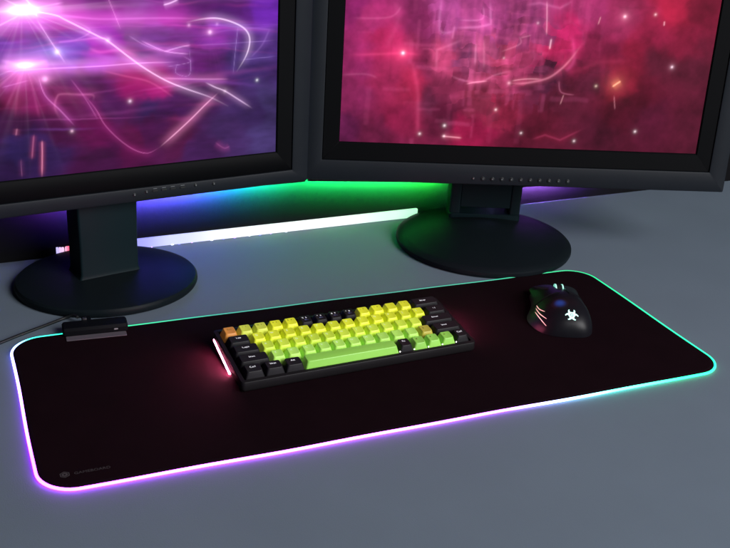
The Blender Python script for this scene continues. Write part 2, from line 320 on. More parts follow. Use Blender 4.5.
CRIMSON_FIELD = [(-249.4, 181.7, 160, 40, 115), (-250.2, 114.5, 168, 44, 110), (-250.2, 59.1, 148, 40, 95), (-255.2, 16.3, 108, 30, 80), (-228.3, 169.4, 188, 50, 120), (-206.1, 143.6, 196, 40, 100), (-209.7, 88.6, 168, 40, 90), (-166.6, 76.4, 186, 40, 85), (-159.5, 172.6, 138, 40, 95), (-152.7, 118.6, 136, 40, 85), (-144.3, 63.2, 115, 40, 75), (-119.2, 187.8, 196, 80, 158), (-90.9, 182.4, 182, 70, 140), (-61.7, 170.3, 205, 80, 158), (-120.5, 120.0, 205, 70, 120), (-93.0, 128.1, 145, 60, 110), (-78.9, 128.7, 195, 80, 130), (-42.8, 123.3, 186, 60, 100), (-26.0, 165.1, 140, 48, 98), (-14.4, 124.5, 186, 60, 108), (-110.5, 85.7, 148, 45, 85), (-66.5, 73.4, 146, 45, 75), (-120.7, 35.6, 106, 25, 60), (-205.0, 10.9, 116, 30, 70), (-75.5, 15.6, 165, 25, 75), (-35.6, 53.2, 156, 35, 70), (-16.6, 10.5, 106, 20, 50), (-7.9, 192.9, 160, 60, 120), (9.2, 166.7, 170, 60, 120), (51.7, 168.6, 215, 40, 110), (40.9, 140.7, 208, 40, 100), (76.5, 196.8, 176, 50, 110), (119.0, 198.8, 168, 45, 95), (166.0, 173.7, 160, 30, 72), (192.7, 204.9, 175, 28, 66), (211.6, 162.0, 140, 25, 60), (240.6, 204.5, 122, 20, 50), (98.2, 143.2, 136, 30, 70), (141.4, 145.1, 148, 25, 60), (187.1, 133.1, 98, 25, 50), (236.2, 121.0, 98, 25, 50), (89.5, 100.8, 106, 30, 60), (134.2, 95.6, 146, 25, 55), (139.4, 59.9, 88, 15, 40), (31.7, 98.5, 88, 30, 60), (64.2, 71.4, 96, 25, 50), (24.0, 41.1, 98, 20, 45), (114.0, 29.8, 84, 20, 45), (186.0, 47.1, 92, 20, 50), (248.2, 34.8, 88, 20, 45), (165.6, 82.5, 92, 15, 40), (-177.9, 33.5, 150, 30, 75), (-246.1, 246.8, 150, 40, 110), (-111.1, 253.6, 180, 60, 140), (26.0, 260.5, 180, 50, 110), (193.4, 268.9, 150, 25, 55)]
CRIMSON_STROKES = [([(-28.1, 91.8), (-10.8, 91.8), (6.2, 94.6), (28.5, 101.2), (44.4, 113.1), (57.0, 127.5), (71.3, 150.3)], 2.16, (1, 0.35, 0.5), 0.4, 5.4, 0.14), ([(-24.1, 94.8), (-4.4, 98.4), (20.0, 99.4)], 1.08, (1, 0.5, 0.6), 0.45, 3.4, 0.1), ([(-87.9, 88.0), (-73.9, 91.4), (-57.0, 93.5)], 1.22, (1, 0.45, 0.6), 0.5, 4.1, 0.1), ([(-131.8, 207.0), (-130.8, 160.4), (-109.8, 160.0)], 2.7, (1, 0.4, 0.8), 0.18, 5.4, 0.06), ([(-114.4, 163.9), (-78.2, 166.8), (-60.5, 171.7), (-65.4, 207.5)], 2.43, (1, 0.4, 0.8), 0.25, 5.4, 0.08), ([(-106.9, 175.0), (-73.7, 177.8), (-74.1, 196.5)], 1.62, (1, 0.4, 0.8), 0.2, 4.1, 0.06), ([(-113.0, 147.7), (-110.5, 168.1)], 2.16, (1, 0.4, 0.7), 0.2, 4.1, 0.06), ([(-131.5, 98.8), (-132.8, 133.2), (-115.2, 140.8), (-99.0, 148.3)], 2.7, (1, 0.35, 0.6), 0.16, 6.8, 0.06), ([(-111.7, 99.6), (-94.1, 93.4), (-68.2, 91.6), (-47.8, 102.2), (-20.1, 110.4)], 2.03, (1, 0.35, 0.6), 0.2, 5.4, 0.06), ([(-87.8, 148.8), (-86.8, 107.6)], 2.97, (0.25, 0.12, 0.3), 0.1, 4.1, 0.02), ([(-79.1, 146.5), (-77.4, 113.5)], 2.03, (1, 0.45, 0.7), 0.22, 4.1, 0.05), ([(-68.4, 152.4), (-64.2, 108.5)], 2.03, (1, 0.4, 0.6), 0.16, 5.4, 0.05), ([(-44.0, 134.3), (-16.9, 146.5), (-19.5, 157.3)], 1.62, (1, 0.4, 0.6), 0.2, 4.1, 0.05), ([(-17.8, 154.6), (-1.3, 159.4)], 1.35, (1, 0.45, 0.6), 0.2, 4.1, 0.05), ([(14.3, 207.3), (17.5, 180.6), (19.4, 159.0)], 1.08, (1, 0.6, 0.75), 0.45, 3.4, 0.08), ([(26.8, 156.6), (26.0, 140.1)], 1.35, (1, 0.7, 0.8), 0.7, 2.7, 0.1), ([(93.2, 189.5), (90.6, 177.2)], 0.81, (1, 0.6, 0.6), 0.5, 2.0, 0.05), ([(54.4, 79.6), (50.5, 63.7)], 0.81, (1, 0.5, 0.55), 0.5, 2.0, 0.05), ([(127.5, 81.0), (132.0, 59.6)], 0.81, (1, 0.4, 0.5), 0.4, 2.0, 0.05), ([(122.9, 92.3), (129.5, 97.5), (134.8, 101.3)], 1.62, (1, 0.6, 0.35), 0.8, 5.4, 0.2), ([(184.9, 186.9), (185.3, 180.1)], 0.95, (1, 0.6, 0.7), 0.8, 2.0, 0.1), ([(44.7, 99.0), (49.7, 82.2), (70.6, 78.8)], 1.22, (1, 0.3, 0.5), 0.25, 4.1, 0.05), ([(-265.8, 93.3), (-231.1, 96.1), (-212.7, 91.3)], 2.03, (1, 0.3, 0.6), 0.1, 5.4, 0.05), ([(-253.0, 171.0), (-201.1, 174.7), (-185.7, 191.3)], 2.03, (1, 0.3, 0.6), 0.12, 6.8, 0.05), ([(-260.2, 120.9), (-211.8, 124.3), (-179.9, 127.1), (-149.1, 125.7)], 2.7, (1, 0.12, 0.3), 0.18, 8.1, 0.12), ([(-166.7, 118.0), (-154.8, 69.9), (-151.5, 5.6)], 4.05, (1, 0.15, 0.35), 0.14, 8.1, 0.06), ([(-117.4, 12.7), (-101.3, 11.8), (-86.7, 10.9)], 1.35, (1, 0.5, 0.6), 0.6, 4.1, 0.12), ([(45.3, 106.1), (73.2, 114.3), (100.5, 126.6), (158.0, 131.8)], 4.05, (1, 0.1, 0.25), 0.06, 10.8, 0.04), ([(167.8, 207.8), (195.4, 188.8), (220.2, 196.7)], 5.41, (1, 0.05, 0.15), 0.06, 13.5, 0.05), ([(12.7, 11.5), (33.9, 19.6), (56.9, 13.1), (91.5, 31.9)], 2.03, (1, 0.12, 0.3), 0.14, 5.4, 0.04), ([(-195.7, 197.4), (-189.8, 171.2), (-205.2, 130.1)], 5.41, (1, 0.2, 0.5), 0.08, 10.8, 0.05), ([(-15.7, 199.2), (5.0, 202.9), (33.8, 197.5), (53.6, 209.2)], 2.7, (1, 0.35, 0.7), 0.15, 6.8, 0.05), ([(55.4, 162.0), (62.7, 127.8), (51.9, 110.6)], 4.05, (1, 0.15, 0.45), 0.2, 8.1, 0.08)]
CRIMSON_GLOWS = [(-179.9, 127.1, (1, 0.85, 0.9), 1.3, 2.7), (-179.9, 127.1, (1, 0.05, 0.2), 0.6, 18.9), (127.4, 190.4, (1, 0.8, 0.85), 1.0, 2.3), (127.4, 190.4, (1, 0.3, 0.5), 0.3, 8.1), (170.7, 195.1, (1, 0.75, 0.8), 0.8, 1.9), (206.2, 124.0, (1, 0.85, 0.95), 1.0, 2.0), (206.2, 124.0, (0.9, 0.3, 0.5), 0.2, 5.4), (166.3, 29.5, (1, 0.85, 0.9), 1, 2.0), (77.7, 12.4, (1, 0.8, 0.85), 0.9, 1.9), (-1.6, 21.2, (1, 0.8, 0.85), 0.9, 1.8), (-41.8, 53.5, (1, 0.8, 0.85), 0.9, 2.0), (-113.6, 28.0, (1, 0.85, 0.9), 1, 2.2), (-113.0, 12.8, (1, 0.8, 0.85), 0.9, 1.9), (-148.4, 14.9, (1, 0.85, 0.9), 0.9, 2.0), (-37.5, 126.3, (1, 0.6, 0.7), 0.5, 1.8), (99.4, 92.7, (1, 0.75, 0.6), 0.7, 2.0), (5.3, 176.0, (1, 0.6, 0.75), 0.5, 2.2), (-26.7, 91.9, (1, 0.6, 0.7), 0.6, 2.7), (128.0, 97.5, (1, 0.3, 0.2), 0.3, 12.2), (193.2, 202.3, (1, 0.03, 0.12), 0.16, 21.6)]

# ------------------------------------------------------------------ monitors
def panel_matrix(root_loc, o, yaw, tilt):
    """panel frame (x across, y back, z up, origin at the middle of the screen's lower edge) inside the monitor's own frame"""
    return Matrix.Translation(Vector(o) - Vector(root_loc)) @ Matrix.Rotation(yaw, 4, 'Z') @ Matrix.Rotation(tilt, 4, 'X')

def ring_y(x0, x1, z0, z1, y, r):
    return [(x, y, z) for x, z in rrect(x0, x1, z0, z1, r, 4)]

def monitor_panel(root, mtx, W, H, bb_s, bb_b, fw_s, fw_b, art, blocky):
    w = W / 2
    ox, oz0, oz1 = w + bb_s + fw_s, -bb_b - fw_b, H + bb_s + fw_s
    bm = bmesh.new()                              # housing: back shell and raised front frame in one
    R_ = lambda i, y, r: ring_y(-ox + i, ox - i, oz0 + i, oz1 - i, y, r)
    ix, iz0, iz1 = w + bb_s, -bb_b, H + bb_s
    loft(bm, [R_(90, 62, 20), R_(60, 58, 16), R_(14, 34, 10), R_(1, 26, 3), R_(1, 13, 2.4), R_(0, 12, 2.2), R_(0, -3.5, 2.2), R_(.8, -5.2, 2), R_(2.4, -6, 1.8),
              ring_y(-ix - 2.2, ix + 2.2, iz0 - 2.2, iz1 + 2.2, -6, 1.2), ring_y(-ix - .6, ix + .6, iz0 - .6, iz1 + .6, -5.2, .9), ring_y(-ix - .2, ix + .2, iz0 - .2, iz1 + .2, -1.5, .8)], True, False)
    finish('housing', bm, M['frame'], root, 35, mtx)
    bm = bmesh.new()
    q = lambda i, y, r: ring_y(-ix + i, ix - i, iz0 + i * bb_b / bb_s, iz1 - i, y, r)
    loft(bm, [q(-.15, 6, .8), q(-.15, -3, .8), q(.6, -3.6, .8), q(bb_s - 2, -2.2, .4), q(bb_s - .4, -.6, .2), q(bb_s, .4, .1)], False, False)
    finish('screen_bezel', bm, M['bezel'], root, 35, mtx)
    bm = bmesh.new()
    for k in range(16):                           # ventilation slots on the back
        slab_y(bm, -120 + k * 16, -112 + k * 16, H * .62, H * .82, 61.5, 62.6, 2, .3)
    finish('vent_slots', bm, M['bezel'], root, 35, mtx)
    return screen(W, H, art, root, mtx, blocky)

def round_button(root, mtx, x, z, r, mark=True):
    bm = bmesh.new()
    prof = [(r * 1.25, -5.9), (r * 1.25, -6.5), (r, -6.6), (r * .92, -7.4), (r * .5, -7.6)]
    rings = [[(x + a * math.cos(2 * math.pi * i / 20), y, z + a * math.sin(2 * math.pi * i / 20)) for i in range(20)] for a, y in prof]
    loft(bm, rings)
    b = finish('button', bm, M['button'], root, 35, mtx)
    if mark:
        bm = bmesh.new(); slab_y(bm, x - .7, x + .7, z - .7, z + .7, -7.9, -7.55, .5, .1)
        finish('button_mark', bm, M['button_mark'], b, 35, mtx)

# --- right-hand monitor
BR = (491, 304, 0); YR, TR = -.3602, -.0664
mon = empty('monitor', BR, 0, 'monitor with a crimson and pink picture, standing behind the mouse', 'monitor', 'computer monitors on the desk')
PM = panel_matrix(BR, (501.1, 250.7, 170.2), YR, TR)
monitor_panel(mon, PM, 525, 328, 23.5, 26, 27, 30, (CRIMSON_FIELD, CRIMSON_STROKES, CRIMSON_GLOWS), True)
for k in range(11):
    round_button(mon, PM, -66 + k * 14, -46.5, 2.5 if k else 1.5, True)
bm = bmesh.new()
lathe(bm, [(129.5, 0), (134, 1.5), (135.5, 5), (135, 9), (132.5, 11.5), (122, 14), (90, 19.5), (60, 24), (35, 26.5), (12, 27.5), (2, 27.6)], 128)
finish('base', bm, M['base'], mon, 35)
NM = Matrix.Translation((32, 56.5, 0)) @ Matrix.Rotation(R(-23), 4, 'Z')
bm = bmesh.new(); slab(bm, -57, 57, -16, 34, 17, 30, 6, 1.5)
finish('foot_plate', bm, M['neck'], mon, 35, NM)
bm = bmesh.new(); slab_y(bm, -39.4, 39.4, 40, 210, -11, 26, 1, .5)
finish('neck', bm, M['neck'], mon, 35, NM)
for s in (-1, 1):
    bm = bmesh.new(); slab(bm, s * 48 - 8.5, s * 48 + 8.5, -12, 28, 29, 200, 3, 1.2)
    finish('neck_pillar', bm, M['neck'], mon, 35, NM)
bm = bmesh.new(); slab(bm, -55, 55, -70, 6, 170, 260, 8, 2)
finish('hinge_block', bm, M['base'], mon, 35, NM)

# --- left-hand monitor
BL = (-80, 332, 0); YL, TL = .0882, -.0123
mon2 = empty('monitor', BL, 0, 'monitor with a purple picture of white light trails, left of the other', 'monitor', 'computer monitors on the desk')
PL = panel_matrix(BL, (-76.1, 305.6, 168), YL, TL)
monitor_panel(mon2, PL, 459, 287, 23, 27, 25, 18.5, (PURPLE_FIELD, PURPLE_STROKES, PURPLE_GLOWS), False)
for k, x in enumerate((28.7, 44.6, 56, 68, 80, 93.4, 111.4, 136.8)):
    if k in (0, 1, 6, 7): round_button(mon2, PL, x, (-35, -33, 0, 0, 0, 0, -32, -33)[k], 1.8)
    else:
        bm = bmesh.new(); slab_y(bm, x - 3.6, x + 3.6, -34, -31.4, -7, -5.8, 1, .3)
        b = finish('button', bm, M['button'], mon2, 35, PL)
        bm = bmesh.new(); slab_y(bm, x - 2.6, x + 2.6, -30.4, -29.8, -6.25, -5.9, .2, .05)
        finish('button_mark', bm, M['button_mark'], b, 35, PL)
bm = bmesh.new()
lathe(bm, [(114, 0), (118.3, 1.5), (119.7, 4.5), (119.3, 9), (117, 11.5), (109, 13), (80, 15.2), (40, 16.6), (2, 17)], 128)
finish('base', bm, M['base'], mon2, 35, Matrix.Diagonal((1, .885, 1, 1)))
NL = Matrix.Translation((-1, -10.8, 0)) @ Matrix.Rotation(R(10), 4, 'Z')
bm = bmesh.new()
loft(bm, [[(x, y, z) for x, y in rrect(-36 - f, 43 + f, -f * .3, 44, 3, 4)] for z, f in ((14.5, 5), (17, 2), (22, .4), (60, 0), (120, 1), (150, 1))])
finish('neck', bm, M['neck'], mon2, 35, NL)
bm = bmesh.new(); slab(bm, -48, 42, 16, 70, 132, 250, 4, 1.5)
finish('hinge_block', bm, M['bezel'], mon2, 35, NL)

# ------------------------------------------------------------------ lamps: LED strip at the foot of the wall; unseen RGB bars added for wall glow
M['strip'] = ramp_emit('led_strip_light', [(-129, (.55, .5, 1)), (-119, (1, .6, .9)), (-112, (1, .12, .22)), (-98, (1, .2, .3)), (-12, (.30, .30, 1)), (40, (.56, .60, 1)), (140, (.92, .95, 1)), (300, (.90, 1, .95)), (400, (.62, 1, .74)), (440, (.45, 1, .6))], 1.15, 'X', -132, 600)
t = empty('led_strip', (0, 442, 0), 0, 'bright white LED light strip lying along the foot of the wall between the monitor stands', 'light strip')
bm = bmesh.new(); slab(bm, -117, 446, -6.5, -.4, .4, 14.5, 2.5, .8)
finish('glowing_diffuser', bm, M['strip'], t, 35)
bm = bmesh.new(); slab(bm, -118, 448, -.3, 1.2, .4, 12, .5, .2)
finish('mounting_channel', bm, M['plate'], t, 35)
bm = bmesh.new()
for k in range(3): slab(bm, -129 + k * 3.8, -126 + k * 3.8, -6.2, -.8, 4.2 + k * .5, 14.5 - k * .4, .6, .2)
finish('end_cap', bm, M['strip'], t, 35)

SPECKM = [mat('bloom_speck_' + n, (.3, .3, .3), .4, .3, c, 2.2) for n, c in (('blue', (.16, .18, 1)), ('violet', (.45, .25, 1)), ('white', (.7, .8, 1)))]
for k in range(12):                                  # added glowing specks imitate the bloom fringe below the strip
    xx = -10 + 20 * k + random.uniform(-7, 7)
    bm = bmesh.new(); w_ = random.uniform(1, 2.2)
    slab(bm, xx - w_, xx + w_, -7.6, -6.2, .4, 1.4 + random.uniform(-.3, .6), .5, .15)
    finish('bloom_speck', bm, SPECKM[k % 3], t, 35)

def light_bar(x0, x1, z, y, stops, strength, label, slope=0.):  # unseen bars added to make the coloured glow on the wall
    xc = (x0 + x1) / 2; stops = [(x - xc, c) for x, c in stops]
    t = empty('added_light_bar', (xc, y, z), 0, label, 'light bar', 'added light bars hidden behind the monitors')
    t.rotation_euler = (0, slope, 0); x0 -= xc; x1 -= xc
    m = ramp_emit('added_bar_glow', stops, strength, 'X', x0, x1)
    bm = bmesh.new(); slab_y(bm, x0, x1, -6, 6, 0, 1.5, 1, .3); finish('glowing_diffuser', bm, m, t, 35)
    bm = bmesh.new(); slab_y(bm, x0 - 2, x1 + 2, -7, 7, -4, -.1, 1, .3); slab(bm, x0 - 2, x1 + 2, -4, 4, -8.6, -7.05, .5, .2); finish('backing_rail', bm, M['plate'], t, 35)  # rail lip shaped to keep the bar's light off the desk
    for x in (x0 + 30, x1 - 30):
        bm = bmesh.new(); slab_y(bm, x - 4, x + 4, 7.1, 13, -3, 443.4 - y, 1, .3); finish('bracket', bm, M['plate'], t, 35)
G = (.01, .95, .16)
light_bar(-165, 236, 94, 424, [(-165, (.02, .003, .04)), (-125, (.12, .02, .28)), (-60, (.22, .12, 1.5)), (50, (.30, .28, 2.8)), (95, (.10, .42, 2.2)), (128, (.01, .55, 1.0)), (170, (.005, .85, .40)), (236, G)], 1900, 'added unseen light bar for the blue to teal wall glow behind the left monitor')
light_bar(244, 492, 82, 424, [(244, G), (400, (.02, .95, .12)), (470, (.02, .8, .05)), (492, (.01, .5, .05))], 2300, 'added unseen light bar for the green wall glow between the two monitors', math.atan2(24, 240))
light_bar(590, 800, 45, 426, [(590, (.1, .2, .3)), (625, (.35, .14, .8)), (700, (.40, .13, .85)), (750, (.10, .03, .3)), (800, (.01, .003, .03))], 1300, 'added unseen light bar for the purple wall glow behind the right monitor', math.atan2(8, 200))

# ------------------------------------------------------------------ mouse pad
PADC, PADA, PW, PH = (172.5, 28.7, 0), -.0398, 803, 312
pad = empty('mouse_pad', PADC, PADA, 'large black cloth mouse pad with a glowing edge under the keyboard and mouse', 'mouse pad')
def wave(x, y):
    return .5 * math.sin(x / 61 + 1) + .4 * math.sin(x / 27 + y / 90)
def edge_path(ins, z, n=220):
    r = 36
    P = rrect(-PW / 2 + ins, PW / 2 - ins, -PH / 2 + ins, PH / 2 - ins, r - ins, 12)
    Q = rrect(-PW / 2, PW / 2, -PH / 2, PH / 2, r, 12)
    out = []
    for i in range(len(P)):
        a, b = np.array(P[i]), np.array(P[(i + 1) % len(P)]); k = max(1, int(math.dist(Q[i], Q[(i + 1) % len(Q)]) / 8))
        for j in range(k):
            q = a + (b - a) * j / k
            # the cloth is not perfectly straight
            dx = .5 * math.sin(q[1] / 33); dy = wave(q[0], q[1])
            out.append((q[0] + dx, q[1] + dy, z))
    return out
bm = bmesh.new()
loft(bm, [edge_path(2.5, .1), edge_path(1.2, .5), edge_path(1.0, 2.6), edge_path(1.8, 3.5), edge_path(6, 3.7)])
finish('cloth', bm, M['pad'], pad, 50)
VIO, PNK, TEA = (.42, .042, 1.0), (.80, .16, 1.0), (.008, .62, .235)
def pad_edge_material():
    m = mat('pad_edge_light', (.06, .06, .065), .4, .3)
    nt = m.node_tree; N = nt.nodes; L = nt.links; b = N['Principled BSDF']
    tc = N.new('ShaderNodeTexCoord'); sp = N.new('ShaderNodeSeparateXYZ'); L.new(tc.outputs['Object'], sp.inputs[0])
    def rmp(out, x0, x1, stops):
        mr = N.new('ShaderNodeMapRange'); mr.inputs[1].default_value = x0 * MM; mr.inputs[2].default_value = x1 * MM
        L.new(sp.outputs[out], mr.inputs[0]); cr = N.new('ShaderNodeValToRGB'); e = cr.color_ramp.elements
        for i, (x, c) in enumerate(stops):
            t = (x - x0) / (x1 - x0); el = e[i] if i < 2 else e.new(t); el.position = t; el.color = (*c, 1)
        L.new(mr.outputs[0], cr.inputs[0]); return cr
    s = lambda c, k: tuple(v * k for v in c)
    front = rmp('X', -401, 401, [(-401, s(VIO, 1)), (401, s(TEA, .22)), (-385, s(VIO, 1)), (-250, s((.50, .06, 1), .95)), (-60, s((.54, .08, 1), .75)), (90, s((.50, .10, 1), .55)), (165, s((.30, .45, .85), .55)), (230, s((.06, .65, .5), .6)), (330, s(TEA, .45))])
    back = rmp('X', -401, 401, [(-401, s((.20, .30, .8), .5)), (401, s(TEA, .085)), (-378, s((.02, .6, .42), .22)), (-300, s(TEA, .11)), (-150, s((.035, .55, .40), .05)), (60, s((.05, .5, .38), .038)), (250, s((.02, .6, .36), .055)), (360, s(TEA, .085))])
    mr = N.new('ShaderNodeMapRange'); mr.inputs[1].default_value = -95 * MM; mr.inputs[2].default_value = 148 * MM; L.new(sp.outputs['Y'], mr.inputs[0])
    mx = N.new('ShaderNodeMix'); mx.data_type = 'RGBA'
    L.new(mr.outputs[0], mx.inputs[0]); L.new(front.outputs[0], mx.inputs[6]); L.new(back.outputs[0], mx.inputs[7])
    L.new(mx.outputs[2], b.inputs['Emission Color']); b.inputs['Emission Strength'].default_value = 18
    return m
M['pad_edge'] = pad_edge_material()
bm = bmesh.new(); tube(bm, edge_path(-.2, 2.2), 1.55, 10, True)
finish('glowing_edge', bm, M['pad_edge'], pad, 60)
bm = bmesh.new()                                   # stitching that holds the light to the cloth
P = edge_path(3.2, 3.75)
for i in range(0, len(P)):
    a, b = Vector(P[i]), Vector(P[(i + 1) % len(P)]); d = b - a
    for k in range(max(1, int(d.length / 2.6))):
        p = a + d * (k / max(1, int(d.length / 2.6))); nrm = Vector((-d.y, d.x, 0)).normalized()
        q0, q1 = p - nrm * 1.7, p + nrm * 1.9; s = d.normalized() * .45
        bm.faces.new([bm.verts.new(v) for v in (q0 - s + Vector((0, 0, -1.2)), q0 + s + Vector((0, 0, -1.2)), q1 + s, q1 - s)])
finish('edge_stitching', bm, M['stitch'], pad, 0)
bm = bmesh.new()                                   # printed maker's mark in the front left corner
LX, LY = -376.6, -132
add_text(bm, 'GAMEBOARD', 5.6, lambda x, y: (LX + 25.5 + x, LY - .6 + y, 3.85), 1.0)
def hexa(r): return [(LX + r * math.cos(R(30 + 60 * i)), LY + r * math.sin(R(30 + 60 * i))) for i in range(6)]
for r0, r1 in ((5.0, 4.0), (3.2, 1.1)):              # hexagonal badge: a rim round a smaller ring
    A, B = hexa(r0), hexa(r1)
    for i in range(6): bm.faces.new([bm.verts.new((*p, 3.85)) for p in (A[i], A[(i + 1) % 6], B[(i + 1) % 6], B[i])])
finish('printed_mark', bm, M['pad_print'], pad, 0)

# controller box clipped on the pad's back edge (part of the pad), its grey cloth tab and plug
CM = Matrix.Translation((-303, 154.5, 0)) @ Matrix.Rotation(R(-3.4), 4, 'Z')
bm = bmesh.new()
prof = [(-9, 3.4), (-11, 5), (-11, 10.5), (-8.5, 13.6), (9, 14.2), (11, 12.4), (11, 1), (9, .2)]
loft(bm, [[(x, y * k, z if z < 3 else 3 + (z - 3) * k) for y, z in prof] for x, k in ((-38, .82), (-36.5, .97), (-35, 1), (35, 1), (36.5, .97), (38, .82))])
ctl = finish('light_controller', bm, M['controller'], pad, 35, CM)
bm = bmesh.new(); slab_y(bm, 21, 26, 7.4, 9.4, -11.4, -10.6, 1, .2)
finish('mode_button', bm, M['button_mark'], ctl, 35, CM)
bm = bmesh.new(); slab(bm, -35, 35, -22.5, -11.6, 3.9, 4.8, 1, .2); finish('cloth_tab', bm, M['tab'], pad, 35, CM)
bm = bmesh.new(); slab(bm, -14, -3, 8, 24, 5, 12.6, 2, .8); finish('usb_plug', bm, M['controller'], ctl, 35, CM)
bm = bmesh.new(); slab(bm, -13.5, -8.5, 9, 14, 13, 16, .8, .3); finish('plug_shell', bm, M['metal'], ctl, 35, CM)

bm = bmesh.new()
tube(bm, spline([(-139, 226, 8.8), (-143, 236, 7), (-153, 240, 3), (-170, 233, 2.1), (-190, 223, 2.1), (-212, 212, 2.1), (-233, 200.5, 2.1), (-262, 186, 2.1), (-330, 172, 2.1), (-420, 180, 2.1), (-560, 240, 2.1)], 10), 1.9, 10)
tag(finish('usb_cable', bm, M['cable']), 'thin black cable running left over the desk from the mouse pad controller', 'cable')

# ------------------------------------------------------------------ keyboard
U = 19.05; TILT = math.atan(9.2 / (4 * U))
kb = empty('keyboard', (0, 0, 3.7), 0, 'compact black keyboard with yellow, green and black keycaps on the mouse pad', 'keyboard')
ZP = 14.3                                   # height of the cap skirts above the pad at the front row
top_z = lambda y: ZP + .3 + (y + 0) * math.tan(TILT)
X0, X1, Y0, Y1 = -6, 15 * U + 6, -5.2, 5 * U + 5.5
def case_ring(ins, zfun, r):
    return [(x, y, zfun(y)) for x, y in rrect(X0 + ins, X1 - ins, Y0 + ins, Y1 - ins, r, 6)]
bm = bmesh.new()
loft(bm, [case_ring(5, lambda y: .2, 3), case_ring(4.2, lambda y: 1.4, 3.5), case_ring(1.2, lambda y: 2.2, 4), case_ring(.3, lambda y: 3.4, 4.5), case_ring(0, lambda y: 5, 4.5), case_ring(0, lambda y: top_z(y) - 1, 4.5),
          case_ring(.35, lambda y: top_z(y) - .3, 4.3), case_ring(1.1, lambda y: top_z(y), 4), case_ring(4.4, lambda y: top_z(y), 1.6), case_ring(4.9, lambda y: top_z(y) - .4, 1.2), case_ring(5, lambda y: top_z(y) - 5, 1.2)])
case = finish('case', bm, M['case'], kb, 35)
for s in (0, 1):
    for y in (8, 88):
        bm = bmesh.new(); x = 12 if s == 0 else 15 * U - 34
        slab(bm, x, x + 22, y, y + 7, -.3, 1, 2, .2); finish('rubber_foot', bm, M['mouse_dark'], kb, 35)
# glowing bars let into both side walls
M['sidebar'] = mat('side_light_bar', (.2, .2, .2), .4, .3, (1, .17, .34), 340)
for s in (-1, 1):
    x = X0 - .25 if s < 0 else X1 + .25
    bm = bmesh.new()
    za = lambda y: 2.6 + (y - 36) * .205
    P = [(36, za(36)), (38.5, za(36) - 1.2), (97, za(96)), (97.5, za(96) + 1.5), (94, za(96) + 1.6), (37, za(36) + 1.4)]
    xi = x - s * 1.5
    loft(bm, [[(xi, y, z) for y, z in P], [(x - s * .2, y, z) for y, z in P], [(x, y + (66 - y) * .01, z + .0) for y, z in P]])
    finish('side_light', bm, M['sidebar'], kb, 35)

def cap_mesh(w, lowrow=False):
    """one keycap, w units wide, 8.7 mm tall with a dished top"""
    bm = bmesh.new(); W = w * U - .7; D = U - .7; H = 10.2
    tw, tf, tb = 3.0, 3.4, 1.5                    # how far the top is drawn in at the sides, front, back
    def ring(k, z, r, dish=0, ins=0.):
        x0, x1 = -W / 2 + tw * k + ins, W / 2 - tw * k - ins; y0, y1 = -D / 2 + tf * k + ins, D / 2 - tb * k - ins
        hw = W / 2 - tw
        out = []
        for x, y in rrect(x0, x1, y0, y1, r, 4):
            d = dish * (max(-1, min(1, x / hw)) ** 2 - 1) if w < 3 else dish * (1 - min(1, ((y + 1) / 7) ** 2)) * .5
            out.append((x, y, z + d))
        return out
    rings = [ring(0, 0, 1.2), ring(.04, .5, 1.3), ring(.5, H * .5, 1.9), ring(.9, H - .95, 2.4, .6), ring(.98, H - .3, 2.5, .8), ring(1, H, 2.4, .9, .4), ring(1, H, 2.2, .9, .9)]
    hw = W / 2 - tw
    V = loft(bm, rings, True, False)
    # dished top: concentric rings shrinking to the middle
    x0, x1, y0, y1 = -hw + .9, hw - .9, -D / 2 + tf + .9, D / 2 - tb - .9
    prev = V[-1]; cx, cy = 0, (y0 + y1) / 2
    for f in (.8, .6, .4, .2):
        cur = []
        for v in V[-1]:
            x = cx + (v.co.x - cx) * f; y = cy + (v.co.y - cy) * f
            d = .9 * ((x / hw) ** 2 - 1) if w < 3 else .45 * (1 - ((y + 1) / 7) ** 2)
            cur.append(bm.verts.new((x, y, H + d)))
        n = len(cur)
        for i in range(n): bm.faces.new((prev[i], prev[(i + 1) % n], cur[(i + 1) % n], cur[i]))
        prev = cur
    bm.faces.new(prev)
    bm.transform(Matrix.Scale(MM, 4)); bmesh.ops.recalc_face_normals(bm, faces=bm.faces)
    for f in bm.faces: f.smooth = True
    for e in bm.edges:
        if len(e.link_faces) == 2 and e.calc_face_angle(0) > R(48): e.smooth = False
    me = bpy.data.meshes.new('keycap'); bm.to_mesh(me); bm.free()
    return me

CAPM = {}
def cap_colour(key, col, emit):
    m = mat('keycap_' + key, col, .38, .42, col, emit, noise=.05, nscale=90, bump=.08, bscale=2500)
    b = m.node_tree.nodes['Principled BSDF']
    b.inputs['Subsurface Weight'].default_value = 0.0
    return m
GLOW = .08
rowcol = {1: (.77, .80, .030), 2: (.74, .83, .036), 3: (.62, .83, .065), 4: (.45, .80, .13), 5: (.27, .60, .085)}
for r_, c_ in rowcol.items():
    for v in range(3):
        k = (.93, 1, 1.05)[v]; CAPM[(r_, v)] = cap_colour('yellow' if r_ < 3 else 'green', tuple(min(.85, x * k) for x in c_), GLOW)
CAPM['left'] = cap_colour('lime', (.62, .68, .07), GLOW)
CAPM['orange'] = cap_colour('orange', (.62, .24, .045), GLOW)
CAPM['amber'] = cap_colour('amber', (.46, .40, .05), GLOW * .7)

